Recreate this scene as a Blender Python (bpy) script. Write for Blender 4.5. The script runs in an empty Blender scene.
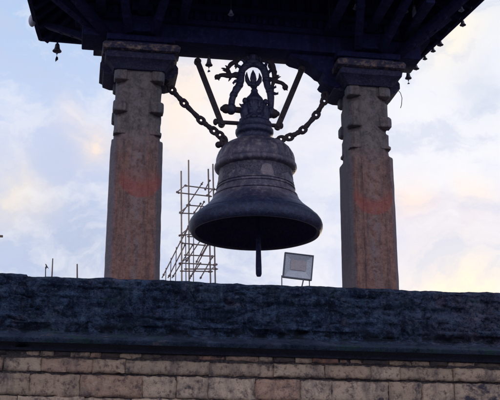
import bpy, bmesh, math, random
from mathutils import Vector, Matrix, noise
random.seed(7)
S = bpy.context.scene
COL = S.collection
R = math.radians

# ------------------------------------------------------------------ camera
F_PX, YAW, PITCH = 1035.0, R(9.5), R(17.7)
EYE = Vector((0, 0, 1.6))
FWD = Vector((math.sin(YAW)*math.cos(PITCH), math.cos(YAW)*math.cos(PITCH), math.sin(PITCH)))
RGT = Vector((math.cos(YAW), -math.sin(YAW), 0))
UPV = RGT.cross(FWD)
def ray(x, y):
    return (FWD + RGT*((x-250)/F_PX) - UPV*((y-200)/F_PX))
def at(x, y, Y):
    """survey helper: the point of the vertical plane at depth Y seen at photo pixel (x, y)"""
    d = ray(x, y)
    return EYE + d*(Y/d.y)

cam = bpy.data.cameras.new('camera')
cam.sensor_width = 36
cam.lens = F_PX/500*36
cam.clip_end = 3000
co = bpy.data.objects.new('camera', cam)
COL.objects.link(co)
m = Matrix((RGT, UPV, -FWD)).transposed().to_4x4()
m.translation = EYE
co.matrix_world = m
S.camera = co

# ------------------------------------------------------------------ materials
def new_mat(name):
    mt = bpy.data.materials.new(name)
    mt.use_nodes = True
    nt = mt.node_tree
    for n in list(nt.nodes):
        nt.nodes.remove(n)
    out = nt.nodes.new('ShaderNodeOutputMaterial')
    p = nt.nodes.new('ShaderNodeBsdfPrincipled')
    nt.links.new(p.outputs[0], out.inputs[0])
    return mt, nt, p
def N(nt, t, **kw):
    n = nt.nodes.new(t)
    for k, v in kw.items():
        setattr(n, k, v)
    return n
def L(nt, a, b):
    nt.links.new(a, b)
def tex_noise(nt, vec, scale, detail=6, rough=0.6, dist=0.0):
    n = N(nt, 'ShaderNodeTexNoise')
    n.inputs['Scale'].default_value = scale
    n.inputs['Detail'].default_value = detail
    n.inputs['Roughness'].default_value = rough
    n.inputs['Distortion'].default_value = dist
    L(nt, vec, n.inputs['Vector'])
    return n.outputs['Fac']
def ramp(nt, fac, stops):
    r = N(nt, 'ShaderNodeValToRGB')
    e = r.color_ramp.elements
    while len(e) > 1:
        e.remove(e[-1])
    e[0].position = stops[0][0]
    c = stops[0][1]
    e[0].color = (c, c, c, 1) if not isinstance(c, tuple) else (*c, 1)
    for pos, c in stops[1:]:
        k = e.new(pos)
        k.color = (c, c, c, 1) if not isinstance(c, tuple) else (*c, 1)
    L(nt, fac, r.inputs['Fac'])
    return r.outputs['Color']
def mix(nt, fac, a, b, mode='MIX'):
    n = N(nt, 'ShaderNodeMix', data_type='RGBA', blend_type=mode)
    for sock, v in ((n.inputs[0], fac), (n.inputs[6], a), (n.inputs[7], b)):
        if isinstance(v, (int, float)):
            sock.default_value = v
        elif isinstance(v, tuple):
            sock.default_value = (*v, 1)
        else:
            L(nt, v, sock)
    return n.outputs[2]
def mathn(nt, op, a, b=None, c=None):
    n = N(nt, 'ShaderNodeMath', operation=op)
    for i, v in enumerate((a, b, c)):
        if v is None:
            continue
        if isinstance(v, (int, float)):
            n.inputs[i].default_value = v
        else:
            L(nt, v, n.inputs[i])
    return n.outputs[0]
def bump(nt, p, h, strength, dist):
    b = N(nt, 'ShaderNodeBump')
    b.inputs['Strength'].default_value = strength
    b.inputs['Distance'].default_value = dist
    L(nt, h, b.inputs['Height'])
    L(nt, b.outputs[0], p.inputs['Normal'])
def world_pos(nt):
    return N(nt, 'ShaderNodeNewGeometry').outputs['Position']
def stretch(nt, vec, s):
    mp = N(nt, 'ShaderNodeMapping')
    mp.inputs['Scale'].default_value = s
    L(nt, vec, mp.inputs['Vector'])
    return mp.outputs[0]

def weathered(name, c1, c2, c3, scale=6, rough=0.85, metal=0.0, bs=0.5, bd=0.02, streak=None, fine=60, spec=None, coords='world'):
    """three-tone mottled surface with optional vertical streaks"""
    mt, nt, p = new_mat(name)
    v = world_pos(nt) if coords == 'world' else N(nt, 'ShaderNodeTexCoord').outputs['Object']
    n1 = tex_noise(nt, v, scale, 8, 0.65)
    n2 = tex_noise(nt, v, scale*5.3, 6, 0.7)
    nf = tex_noise(nt, v, fine, 4, 0.7)
    f1 = ramp(nt, n1, [(0.36, 0.0), (0.62, 1.0)])
    f2 = ramp(nt, n2, [(0.48, 0.0), (0.68, 1.0)])
    col = mix(nt, f1, c1, c2)
    col = mix(nt, f2, col, c3)
    if streak:
        ns = tex_noise(nt, stretch(nt, v, (14, 14, 0.9)), 1.0, 6, 0.65)
        fs = ramp(nt, ns, [(0.45, 0.0), (0.66, 1.0)])
        col = mix(nt, mathn(nt, 'MULTIPLY', fs, 0.75), col, streak)
    L(nt, col, p.inputs['Base Color'])
    p.inputs['Roughness'].default_value = rough
    p.inputs['Metallic'].default_value = metal
    if spec is not None:
        p.inputs['Specular IOR Level'].default_value = spec
    h = mathn(nt, 'ADD', mathn(nt, 'MULTIPLY', n2, 0.6), mathn(nt, 'MULTIPLY', nf, 0.4))
    bump(nt, p, h, bs, bd)
    return mt

# --- stone pillar with smeared red pigment (object coordinates of the pillar)
def pillar_mat(name, cx, cz, crescent):
    mt, nt, p = new_mat(name)
    v = world_pos(nt)
    o = N(nt, 'ShaderNodeTexCoord').outputs['Object']
    n1 = tex_noise(nt, v, 5, 8, 0.65)
    n2 = tex_noise(nt, v, 34, 8, 0.78)
    n3 = tex_noise(nt, v, 13, 8, 0.72, 0.4)
    ns = tex_noise(nt, stretch(nt, v, (20, 20, 2.6)), 1.0, 8, 0.74)
    sp = N(nt, 'ShaderNodeSeparateXYZ'); L(nt, o, sp.inputs[0])
    x, z = sp.outputs[0], sp.outputs[2]
    # older grey stone above, redder stone below
    up = ramp(nt, mathn(nt, 'ADD', mathn(nt, 'MULTIPLY', z, 0.36), mathn(nt, 'MULTIPLY', n1, 0.16)), [(0.66, 0.0), (0.80, 1.0)])
    low = mix(nt, ramp(nt, n3, [(0.41, 0.0), (0.57, 1.0)]), (0.225, 0.112, 0.088), (0.340, 0.180, 0.138))
    hi = mix(nt, ramp(nt, n3, [(0.42, 0.0), (0.57, 1.0)]), (0.150, 0.122, 0.120), (0.245, 0.195, 0.185))
    col = mix(nt, up, low, hi)
    col = mix(nt, mathn(nt, 'MULTIPLY', ramp(nt, ns, [(0.46, 0.0), (0.62, 1.0)]), 0.65), col, (0.060, 0.050, 0.060))
    col = mix(nt, mathn(nt, 'MULTIPLY', ramp(nt, n2, [(0.52, 0.0), (0.66, 1.0)]), 0.5), col, (0.29, 0.24, 0.24))
    col = mix(nt, mathn(nt, 'MULTIPLY', ramp(nt, n2, [(0.36, 1.0), (0.46, 0.0)]), 0.6), col, (0.05, 0.038, 0.045))
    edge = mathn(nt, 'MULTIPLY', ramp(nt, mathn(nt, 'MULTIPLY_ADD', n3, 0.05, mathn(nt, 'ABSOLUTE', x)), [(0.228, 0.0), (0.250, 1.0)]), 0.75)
    col = mix(nt, edge, col, mix(nt, n2, (0.075, 0.078, 0.095), (0.235, 0.23, 0.26)))  # sky light on the side faces, painted in as grey-blue
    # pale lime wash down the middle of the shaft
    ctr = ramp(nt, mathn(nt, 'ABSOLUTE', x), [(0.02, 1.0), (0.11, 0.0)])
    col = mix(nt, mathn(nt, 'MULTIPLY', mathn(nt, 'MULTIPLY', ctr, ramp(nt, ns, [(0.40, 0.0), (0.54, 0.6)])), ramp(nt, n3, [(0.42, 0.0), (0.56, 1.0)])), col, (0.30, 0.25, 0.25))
    # pigment
    dx = mathn(nt, 'SUBTRACT', x, cx)
    dz = mathn(nt, 'SUBTRACT', z, cz)
    d = mathn(nt, 'SQRT', mathn(nt, 'ADD', mathn(nt, 'MULTIPLY', dx, dx), mathn(nt, 'MULTIPLY', dz, dz)))
    d = mathn(nt, 'ADD', d, mathn(nt, 'MULTIPLY', mathn(nt, 'SUBTRACT', n2, 0.5), 0.05))
    disc = ramp(nt, d, [(0.10, 1.0), (0.15, 0.75), (0.205, 0.75), (0.225, 0.0)])
    lowhalf = ramp(nt, mathn(nt, 'ADD', dz, 0.5), [(0.46, 1.0), (0.62, 0.0)])
    msk = mathn(nt, 'MULTIPLY', disc, lowhalf)
    if True:
        dz2 = mathn(nt, 'SUBTRACT', dz, 0.09)
        d2 = mathn(nt, 'SQRT', mathn(nt, 'ADD', mathn(nt, 'MULTIPLY', dx, dx), mathn(nt, 'MULTIPLY', dz2, dz2)))
        msk = mathn(nt, 'MULTIPLY', msk, ramp(nt, d2, [(0.13, 0.10 if crescent else 0.42), (0.20, 1.0)]))
    msk = mathn(nt, 'MULTIPLY', msk, mathn(nt, 'MULTIPLY_ADD', n3, 0.6, 0.35))
    front = ramp(nt, sp.outputs[1], [(0.0, 1.0), (0.01, 0.0)])
    col = mix(nt, mathn(nt, 'MULTIPLY', mathn(nt, 'MULTIPLY', msk, 1.0), front), col, (0.42, 0.085, 0.065))
    L(nt, col, p.inputs['Base Color'])
    p.inputs['Roughness'].default_value = 0.88
    h = mathn(nt, 'ADD', mathn(nt, 'MULTIPLY', n2, 0.7), mathn(nt, 'MULTIPLY', n3, 0.6))
    bump(nt, p, h, 0.9, 0.03)
    return mt

# --- mossy plaster
def moss_mat():
    mt, nt, p = new_mat('mossy_stone')
    v = world_pos(nt)
    big = tex_noise(nt, v, 2.0, 7, 0.65, 0.4)
    med = tex_noise(nt, v, 7, 10, 0.72, 0.5)
    mid = tex_noise(nt, v, 26, 8, 0.74)
    fin = tex_noise(nt, v, 75, 5, 0.75)
    drp = tex_noise(nt, stretch(nt, v, (19, 19, 2.4)), 1.0, 8, 0.72)
    lay = tex_noise(nt, stretch(nt, v, (2.8, 2.8, 32)), 1.0, 8, 0.72)
    sp = N(nt, 'ShaderNodeSeparateXYZ'); L(nt, v, sp.inputs[0])
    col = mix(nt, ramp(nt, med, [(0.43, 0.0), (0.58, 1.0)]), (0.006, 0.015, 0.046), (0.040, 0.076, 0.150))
    # run-off: pale lime streaks and black ones
    col = mix(nt, mathn(nt, 'MULTIPLY', ramp(nt, drp, [(0.52, 0.0), (0.60, 1.0)]), mathn(nt, 'MULTIPLY', ramp(nt, mid, [(0.42, 0.0), (0.54, 1.0)]), 0.45)), col, (0.098, 0.122, 0.175))
    col = mix(nt, mathn(nt, 'MULTIPLY', ramp(nt, drp, [(0.38, 1.0), (0.46, 0.0)]), 0.7), col, (0.004, 0.007, 0.016))
    # bedding lines
    col = mix(nt, mathn(nt, 'MULTIPLY', ramp(nt, lay, [(0.55, 0.0), (0.63, 1.0)]), 0.75), col, (0.004, 0.006, 0.014))
    # lichen grains
    col = mix(nt, mathn(nt, 'MULTIPLY', ramp(nt, mid, [(0.55, 0.0), (0.63, 1.0)]), mathn(nt, 'MULTIPLY', ramp(nt, big, [(0.38, 0.25), (0.58, 1.0)]), 0.85)), col, (0.125, 0.155, 0.215))
    col = mix(nt, mathn(nt, 'MULTIPLY', ramp(nt, mid, [(0.37, 1.0), (0.45, 0.0)]), 0.9), col, (0.003, 0.005, 0.012))
    grain = tex_noise(nt, stretch(nt, v, (1, 1, 1.5)), 58, 6, 0.8)
    col = mix(nt, mathn(nt, 'MULTIPLY', mathn(nt, 'MULTIPLY', ramp(nt, grain, [(0.54, 0.0), (0.62, 1.0)]), ramp(nt, med, [(0.40, 0.15), (0.56, 1.0)])), 0.8), col, (0.130, 0.170, 0.250))
    col = mix(nt, mathn(nt, 'MULTIPLY', ramp(nt, grain, [(0.39, 1.0), (0.47, 0.0)]), 0.75), col, (0.003, 0.005, 0.012))
    grn = mathn(nt, 'MULTIPLY', ramp(nt, big, [(0.52, 0.0), (0.62, 0.75)]), ramp(nt, med, [(0.44, 0.0), (0.56, 1.0)]))
    col = mix(nt, grn, col, (0.018, 0.042, 0.042))
    # drier lilac stone towards the far end of the wall and in scraped patches
    dry = ramp(nt, mathn(nt, 'MULTIPLY_ADD', sp.outputs[0], 0.2, 0.0), [(0.52, 0.0), (0.72, 0.5)])
    bare = mathn(nt, 'MULTIPLY', mathn(nt, 'ADD', dry, ramp(nt, tex_noise(nt, v, 3.6, 7, 0.62), [(0.60, 0.0), (0.68, 0.85)])), ramp(nt, mid, [(0.42, 0.0), (0.56, 1.0)]))
    col = mix(nt, bare, col, (0.135, 0.120, 0.165))
    # blue-grey tone, green moss and pale specks on the sloping ledge
    zn = mathn(nt, 'MULTIPLY_ADD', med, 0.10, sp.outputs[2])
    led = mathn(nt, 'MULTIPLY', ramp(nt, mathn(nt, 'ADD', zn, -2.8), [(0.440, 1.0), (0.475, 0.0)]), ramp(nt, mid, [(0.36, 0.15), (0.56, 0.8)]))
    col = mix(nt, led, col, (0.032, 0.047, 0.082))
    col = mix(nt, mathn(nt, 'MULTIPLY', led, ramp(nt, big, [(0.55, 0.0), (0.60, 0.9)])), col, (0.022, 0.075, 0.045))
    col = mix(nt, mathn(nt, 'MULTIPLY', led, ramp(nt, tex_noise(nt, v, 5.0, 8, 0.7), [(0.60, 0.0), (0.66, 0.8)])), col, (0.16, 0.14, 0.15))
    blot = tex_noise(nt, v, 3.4, 9, 0.7, 0.6)
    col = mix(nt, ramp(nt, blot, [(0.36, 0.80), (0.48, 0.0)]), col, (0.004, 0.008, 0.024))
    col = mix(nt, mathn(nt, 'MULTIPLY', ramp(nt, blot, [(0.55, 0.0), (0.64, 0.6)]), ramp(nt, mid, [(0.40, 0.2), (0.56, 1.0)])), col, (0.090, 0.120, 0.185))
    shelf_shade = mathn(nt, 'MULTIPLY', mathn(nt, 'MULTIPLY', ramp(nt, mathn(nt, 'ADD', zn, -2.8), [(0.455, 0.0), (0.480, 1.0), (0.53, 1.0), (0.58, 0.0)]), ramp(nt, tex_noise(nt, v, 6, 8, 0.7), [(0.44, 0.0), (0.52, 1.0)])), 0.85)
    col = mix(nt, shelf_shade, col, (0.003, 0.005, 0.011))  # blotchy row of shadow painted into the face above the ledge
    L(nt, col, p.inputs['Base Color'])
    p.inputs['Roughness'].default_value = 0.93
    p.inputs['Specular IOR Level'].default_value = 0.2
    h = mathn(nt, 'ADD', mathn(nt, 'MULTIPLY', mid, 0.9), mathn(nt, 'MULTIPLY', fin, 0.35))
    bump(nt, p, h, 1.0, 0.05)
    return mt

# --- masonry blocks, tone per block from a colour attribute
def block_mat():
    mt, nt, p = new_mat('stone_masonry')
    v = world_pos(nt)
    at_ = N(nt, 'ShaderNodeAttribute'); at_.attribute_name = 'tone'
    sp = N(nt, 'ShaderNodeSeparateColor'); L(nt, at_.outputs['Color'], sp.inputs[0])
    n1 = tex_noise(nt, v, 3.2, 9, 0.70, 0.3)
    n2 = tex_noise(nt, v, 18, 9, 0.75)
    n3 = tex_noise(nt, stretch(nt, v, (7, 7, 2.0)), 1.0, 8, 0.7)
    base = mix(nt, sp.outputs[0], (0.56, 0.405, 0.275), (0.74, 0.555, 0.395))
    base = mix(nt, sp.outputs[1], base, (0.44, 0.17, 0.11))
    base = mix(nt, ramp(nt, n2, [(0.38, 0.9), (0.49, 0.0)]), base, (0.14, 0.09, 0.085))
    base = mix(nt, ramp(nt, n2, [(0.54, 0.0), (0.72, 0.6)]), base, (0.80, 0.63, 0.48))
    base = mix(nt, ramp(nt, n3, [(0.50, 0.0), (0.66, 0.75)]), base, (0.15, 0.115, 0.115))
    base = mix(nt, ramp(nt, n1, [(0.56, 0.0), (0.64, 0.92)]), base, (0.030, 0.030, 0.060))
    base = mix(nt, sp.outputs[2], base, (0.025, 0.025, 0.036))
    L(nt, base, p.inputs['Base Color'])
    p.inputs['Roughness'].default_value = 0.92
    h = mathn(nt, 'ADD', mathn(nt, 'MULTIPLY', n2, 0.8), mathn(nt, 'MULTIPLY', n1, 0.4))
    bump(nt, p, h, 1.0, 0.05)
    return mt

M = {}
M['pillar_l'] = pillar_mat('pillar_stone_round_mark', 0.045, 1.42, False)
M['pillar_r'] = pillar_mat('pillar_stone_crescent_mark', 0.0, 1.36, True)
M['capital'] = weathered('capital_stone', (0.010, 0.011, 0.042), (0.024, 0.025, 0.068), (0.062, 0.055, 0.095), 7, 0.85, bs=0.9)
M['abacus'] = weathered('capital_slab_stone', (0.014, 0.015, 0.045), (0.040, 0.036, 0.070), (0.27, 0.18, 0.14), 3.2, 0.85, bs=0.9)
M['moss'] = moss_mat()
M['ledge'] = weathered('ledge_stone', (0.006, 0.009, 0.022), (0.015, 0.020, 0.042), (0.035, 0.034, 0.05), 9, 0.9, bs=0.8, bd=0.03)
M['block'] = block_mat()
M['mortar'] = weathered('mortar_dark', (0.02, 0.016, 0.02), (0.05, 0.04, 0.042), (0.13, 0.10, 0.09), 9, 0.95)
M['wood'] = weathered('old_timber', (0.006, 0.007, 0.042), (0.014, 0.016, 0.076), (0.026, 0.030, 0.10), 5, 0.8, bs=0.7, streak=(0.006, 0.006, 0.030), spec=0.25)
M['wood2'] = weathered('old_timber_worn', (0.005, 0.006, 0.036), (0.011, 0.013, 0.062), (0.022, 0.024, 0.085), 9, 0.9, bs=0.8, spec=0.25)
M['tile'] = weathered('roof_tile_clay', (0.05, 0.035, 0.04), (0.12, 0.07, 0.06), (0.16, 0.12, 0.11), 9, 0.85)
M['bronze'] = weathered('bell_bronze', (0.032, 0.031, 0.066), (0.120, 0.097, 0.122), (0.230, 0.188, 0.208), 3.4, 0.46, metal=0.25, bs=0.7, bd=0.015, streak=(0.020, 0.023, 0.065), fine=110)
def lip_patina(mt):
    """dark blue-black patina over the flare and the lip"""
    nt = mt.node_tree
    p = next(n for n in nt.nodes if n.type == 'BSDF_PRINCIPLED')
    old = p.inputs['Base Color'].links[0].from_socket
    v = world_pos(nt)
    sp = N(nt, 'ShaderNodeSeparateXYZ'); L(nt, v, sp.inputs[0])
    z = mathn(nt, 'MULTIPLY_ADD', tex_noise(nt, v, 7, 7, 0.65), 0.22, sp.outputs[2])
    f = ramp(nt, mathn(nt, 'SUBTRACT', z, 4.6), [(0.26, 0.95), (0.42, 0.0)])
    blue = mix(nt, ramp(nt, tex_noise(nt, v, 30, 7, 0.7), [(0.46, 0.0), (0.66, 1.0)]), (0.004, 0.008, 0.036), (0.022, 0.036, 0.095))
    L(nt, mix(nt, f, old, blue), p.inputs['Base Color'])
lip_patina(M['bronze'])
M['bronze_dark'] = weathered('bronze_blackened', (0.010, 0.012, 0.042), (0.024, 0.027, 0.072), (0.072, 0.070, 0.125), 8, 0.48, metal=0.25, bs=0.7, bd=0.012)
M['bronze_pale'] = weathered('bronze_rubbed', (0.17, 0.135, 0.15), (0.24, 0.19, 0.205), (0.11, 0.092, 0.11), 14, 0.6, metal=0.15, bs=0.6, bd=0.01)
M['bronze_mid'] = weathered('bronze_relief', (0.034, 0.032, 0.060), (0.070, 0.060, 0.088), (0.13, 0.11, 0.13), 9, 0.5, metal=0.25, bs=0.8, bd=0.015)
M['inner_shade'] = weathered('shaded_bronze', (0.012, 0.014, 0.050), (0.022, 0.025, 0.075), (0.04, 0.04, 0.10), 6, 0.8, bs=0.5, spec=0.2)  # bronze with the shade inside the bell put into its colour
M['iron'] = weathered('rusted_iron', (0.020, 0.016, 0.026), (0.042, 0.030, 0.040), (0.085, 0.050, 0.048), 16, 0.7, metal=0.3, bs=0.6, bd=0.01)
M['brass'] = weathered('small_bell_brass', (0.085, 0.085, 0.13), (0.14, 0.12, 0.14), (0.24, 0.20, 0.20), 20, 0.45, metal=0.4)
M['brass_pale'] = weathered('small_bell_pale_brass', (0.26, 0.30, 0.42), (0.36, 0.40, 0.50), (0.20, 0.22, 0.32), 20, 0.5, metal=0.1)  # paler bluish copy of the small bell brass
M['pale'] = weathered('dull_glass', (0.34, 0.36, 0.42), (0.42, 0.43, 0.47), (0.3, 0.3, 0.36), 20, 0.4)
M['steel'] = weathered('scaffold_steel', (0.10, 0.07, 0.065), (0.17, 0.12, 0.10), (0.24, 0.16, 0.11), 3, 0.7)
M['bamboo'] = weathered('scaffold_old_pole', (0.24, 0.17, 0.11), (0.36, 0.26, 0.17), (0.18, 0.12, 0.09), 3, 0.7)
M['lampgrey'] = weathered('floodlight_casing', (0.07, 0.075, 0.095), (0.095, 0.10, 0.125), (0.06, 0.062, 0.08), 18, 0.5)
M['bezel'] = weathered('floodlight_bezel', (0.42, 0.43, 0.47), (0.48, 0.49, 0.52), (0.36, 0.37, 0.41), 14, 0.35)
M['led'] = weathered('floodlight_lens', (0.36, 0.31, 0.31), (0.42, 0.37, 0.36), (0.31, 0.26, 0.27), 20, 0.3)
M['cord'] = weathered('dark_cord', (0.03, 0.03, 0.04), (0.05, 0.05, 0.06), (0.08, 0.07, 0.07), 20, 0.9)
M['leaf'] = weathered('dry_leaf', (0.035, 0.04, 0.045), (0.06, 0.06, 0.055), (0.08, 0.07, 0.05), 30, 0.9)
M['ground'] = weathered('paving', (0.065, 0.068, 0.085), (0.10, 0.10, 0.12), (0.14, 0.135, 0.15), 0.9, 0.9, bs=0.5)
M['platform'] = weathered('platform_brick', (0.18, 0.10, 0.08), (0.26, 0.15, 0.11), (0.30, 0.22, 0.18), 3, 0.9)

# ------------------------------------------------------------------ mesh helpers
class MB:
    """collects geometry in world coordinates; build() links ONE mesh object"""
    def __init__(s):
        s.v, s.f, s.tone = [], [], None
    def add(s, vs, fs):
        o = len(s.v)
        s.v += [Vector(p) for p in vs]
        s.f += [tuple(i+o for i in f) for f in fs]
        return s
    def bm_add(s, bm):
        bm.verts.ensure_lookup_table()
        bm.verts.index_update()
        s.add([v.co.copy() for v in bm.verts], [[v.index for v in f.verts] for f in bm.faces])
        bm.free()
        return s
    def box(s, a, b, bev=0.0, mat=None, seg=2):
        a, b = Vector(a), Vector(b)
        bm = bmesh.new()
        bmesh.ops.create_cube(bm, size=1.0)
        c = (a+b)/2; d = b-a
        for v in bm.verts:
            v.co = Vector((v.co.x*d.x, v.co.y*d.y, v.co.z*d.z))
        if bev > 0:
            bmesh.ops.bevel(bm, geom=list(bm.edges), offset=min(bev, min(abs(d.x), abs(d.y), abs(d.z))*0.45), segments=seg, affect='EDGES', profile=0.6)
        for v in bm.verts:
            v.co = v.co + c if mat is None else mat @ (v.co + c)
        return s.bm_add(bm)
    def beam(s, p, q, w, h, bev=0.008, up=Vector((0, 0, 1))):
        """rectangular bar from p to q"""
        p, q = Vector(p), Vector(q)
        d = q-p; ln = d.length
        z = d.normalized()
        x = up.cross(z)
        if x.length < 1e-4:
            x = Vector((1, 0, 0)).cross(z)
        x.normalize()
        y = z.cross(x)
        mt = Matrix((x, y, z)).transposed().to_4x4()
        mt.translation = (p+q)/2
        return s.box((-w/2, -h/2, -ln/2), (w/2, h/2, ln/2), bev, mt)
    def tube(s, pts, rad, n=10, squash=1.0):
        pts = [Vector(p) for p in pts]
        if not hasattr(rad, '__len__'):
            rad = [rad]*len(pts)
        vs, fs = [], []
        ref = None
        for i, p in enumerate(pts):
            t = (pts[min(i+1, len(pts)-1)] - pts[max(i-1, 0)]).normalized()
            if ref is None:
                ref = Vector((0, 1, 0)) if abs(t.y) < 0.9 else Vector((0, 0, 1))
            b = t.cross(ref).normalized()
            ref = b.cross(t).normalized()
            for k in range(n):
                a = 2*math.pi*k/n
                vs.append(p + (b*math.cos(a) + ref*math.sin(a)*squash)*rad[i])
        for i in range(len(pts)-1):
            for k in range(n):
                fs.append((i*n+k, i*n+(k+1) % n, (i+1)*n+(k+1) % n, (i+1)*n+k))
        fs.append(tuple(range(n))[::-1])
        fs.append(tuple((len(pts)-1)*n+k for k in range(n)))
        return s.add(vs, fs)
    def lathe(s, c, prof, n=48, wob=0.0, petals=None, caps=True):
        c = Vector(c)
        vs, fs = [], []
        for (r, z) in prof:
            for k in range(n):
                a = 2*math.pi*k/n
                rr = r*(1+wob*noise.noise(Vector((math.cos(a)*2, math.sin(a)*2, z*6))))
                if petals and petals[0] < z < petals[1]:
                    w = math.sin(math.pi*(z-petals[0])/(petals[1]-petals[0]))
                    rr *= 1 + 0.030*w*(abs(math.sin(a*14))**0.7 - 0.6)
                vs.append(c + Vector((rr*math.cos(a), rr*math.sin(a), z)))
        for i in range(len(prof)-1):
            for k in range(n):
                fs.append((i*n+k, i*n+(k+1) % n, (i+1)*n+(k+1) % n, (i+1)*n+k))
        if caps and prof[0][0] > 1e-4:
            fs.append(tuple(range(n))[::-1])
        if caps and prof[-1][0] > 1e-4:
            fs.append(tuple((len(prof)-1)*n+k for k in range(n)))
        return s.add(vs, fs)
    def ball(s, c, r, sx=1, sy=1, sz=1, n=14):
        bm = bmesh.new()
        bmesh.ops.create_uvsphere(bm, u_segments=n, v_segments=max(6, n//2+1), radius=r)
        for v in bm.verts:
            v.co = Vector((v.co.x*sx, v.co.y*sy, v.co.z*sz)) + Vector(c)
        return s.bm_add(bm)
    def disc(s, c, nrm, r, th, n=24):
        z = Vector(nrm).normalized()
        p = Vector(c)
        return s.tube([p - z*th/2, p + z*th/2], [r, r], n)
    def prism(s, poly, y0, y1):
        """XZ outline extruded along Y"""
        n = len(poly)
        vs = [(x, y0, z) for x, z in poly] + [(x, y1, z) for x, z in poly]
        fs = [tuple(range(n)), tuple(range(2*n-1, n-1, -1))]
        fs += [(i, i+n, (i+1) % n + n, (i+1) % n) for i in range(n)]
        return s.add(vs, fs)
    def build(s, name, mat, parent=None, smooth=True, angle=35, base=None):
        off = Vector((0, 0, 0))
        if parent is not None:
            p = parent
            while p is not None:
                off = off + p.location
                p = p.parent
        loc = Vector((0, 0, 0))
        if parent is None and base is not None:
            loc = Vector(base)
        elif parent is not None:
            loc = Vector(base) - off if base is not None else Vector((0, 0, 0))
        org = off + loc if parent is not None else loc
        me = bpy.data.meshes.new(name)
        me.from_pydata([v - org for v in s.v], [], s.f)
        me.validate()
        bm = bmesh.new(); bm.from_mesh(me)
        bmesh.ops.recalc_face_normals(bm, faces=bm.faces)
        bm.to_mesh(me); bm.free()
        me.materials.append(mat)
        if smooth:
            me.polygons.foreach_set('use_smooth', [True]*len(me.polygons))
            me.set_sharp_from_angle(angle=R(angle))
        o = bpy.data.objects.new(name, me)
        COL.objects.link(o)
        o.location = loc
        if parent is not None:
            o.parent = parent
        return o

def thing(name, label, cat, loc, group=None):
    o = bpy.data.objects.new(name, None)
    COL.objects.link(o)
    o.empty_display_size = 0.2
    o.location = loc
    o['label'] = label
    o['category'] = cat
    if group:
        o['group'] = group
    return o
def copy_tree(o, parent=None):
    c = o.copy()
    COL.objects.link(c)
    c.parent = parent
    for ch in list(o.children):
        copy_tree(ch, c)
    return c
def fbm(p, oct=4):
    return noise.fractal(Vector(p), 0.9, 2.0, oct)

# ------------------------------------------------------------------ ground
g = MB()
g.add([(-900, -900, 0), (900, -900, 0), (900, 900, 0), (-900, 900, 0)], [(0, 1, 2, 3)])
go = g.build('ground', M['ground'], smooth=False)
go['kind'] = 'structure'

# ------------------------------------------------------------------ plinth wall
X0, X1 = -5.0, 9.0
plinth = thing('plinth_wall', 'long stone plinth wall with dark mossy parapet above tan block masonry', 'wall', (1.5, 9.2, 0))
# mossy parapet: displaced sheet over the profile (Y, Z)
prof = []
def seg(a, b, n):
    for i in range(n):
        t = i/n
        prof.append((a[0]+(b[0]-a[0])*t, a[1]+(b[1]-a[1])*t))
seg((9.45, 3.60), (9.42, 3.70), 3)
seg((9.42, 3.70), (9.06, 3.728), 12)
seg((9.06, 3.728), (9.005, 3.69), 5)
seg((9.005, 3.69), (8.985, 3.26), 36)
seg((8.985, 3.26), (8.950, 3.212), 4)
seg((8.950, 3.212), (8.772, 3.142), 12)
prof += [(8.772, 3.142), (8.768, 3.130), (8.79, 3.10)]
xs = []
x = X0
while x < X1:
    xs.append(x)
    x += 0.013 if -0.9 < x < 4.2 else 0.05
xs.append(X1)
xjog = at(27, 274, 9).x
xgap = at(22, 345, 8.8).x
PANELS = [(at(a, 300, 9).x, at(b, 300, 9).x, 3.33, 3.55) for a, b in ((150, 172), (180, 235), (20, 92), (262, 318), (345, 398), (420, 470))]
JOINTS = [at(a, 300, 9).x for a in (-40, 27, 120, 176, 245, 330, 412, 490, 560)]
vs, fs = [], []
npf = len(prof)
for x in xs:
    for j, (y, z) in enumerate(prof):
        p = Vector((x, y, z))
        d = fbm((x*5, y*5, z*9), 5)*0.013 + fbm((x*1.3+7, y, z*2), 3)*0.012
        lay = noise.noise(Vector((x*1.5, 3.3, z*26)))*0.008
        chip = noise.noise(Vector((x*7, 11, z*12)))
        d2 = -max(0, chip-0.30)*0.06
        if j < 20:       # top
            p.z += d*0.8 + (0.018 if x < xjog else 0.0) + noise.noise(Vector((x*2.2, 5, 0)))*0.006 + max(0, noise.noise(Vector((x*9, 2, 0)))-0.35)*0.03
            if j > 14:
                p.y -= (d+lay)*0.6
        elif j < npf-16:
            w = 1.0
            lump = noise.noise(Vector((x*15, 4, z*19)))
            crk = abs(noise.noise(Vector((x*3.1, 9, z*8))))
            for (pa, pb, za, zb) in PANELS:
                if pa < x < pb and za < z < zb:
                    ed = min(x-pa, pb-x, z-za, zb-z)
                    p.y += min(1, ed/0.012)*0.020
            if abs(z - 3.625 - 0.012*noise.noise(Vector((x*2, 1, 1)))) < 0.011:
                p.y += 0.016*max(0, 0.4+noise.noise(Vector((x*5, 8, 1))))
            jx = min(abs(x-q) for q in JOINTS)
            if jx < 0.014 and z < 3.63:
                p.y += 0.012
            p.y -= d*1.8 + lay*1.3 + d2 + lump*0.010 - max(0, 0.08-crk)*0.22
            # weathered shelf line low on the face
            if 3.22 < z < 3.30:
                p.y += 0.035*max(0, 0.5+1.2*noise.noise(Vector((x*4, 0, z*8))))
            if x < xjog:
                p.z += 0.018*max(0, (z-3.4)/0.3)
        elif j < npf-3:
            p.z += d*0.8*min(1, (npf-3-j)/4)
            if abs(x-xgap) < 0.02:
                p.y += 0.03
        vs.append(p)
for i in range(len(xs)-1):
    for j in range(npf-1):
        fs.append((i*npf+j, i*npf+j+1, (i+1)*npf+j+1, (i+1)*npf+j))
pp = MB().add(vs, fs)
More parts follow.
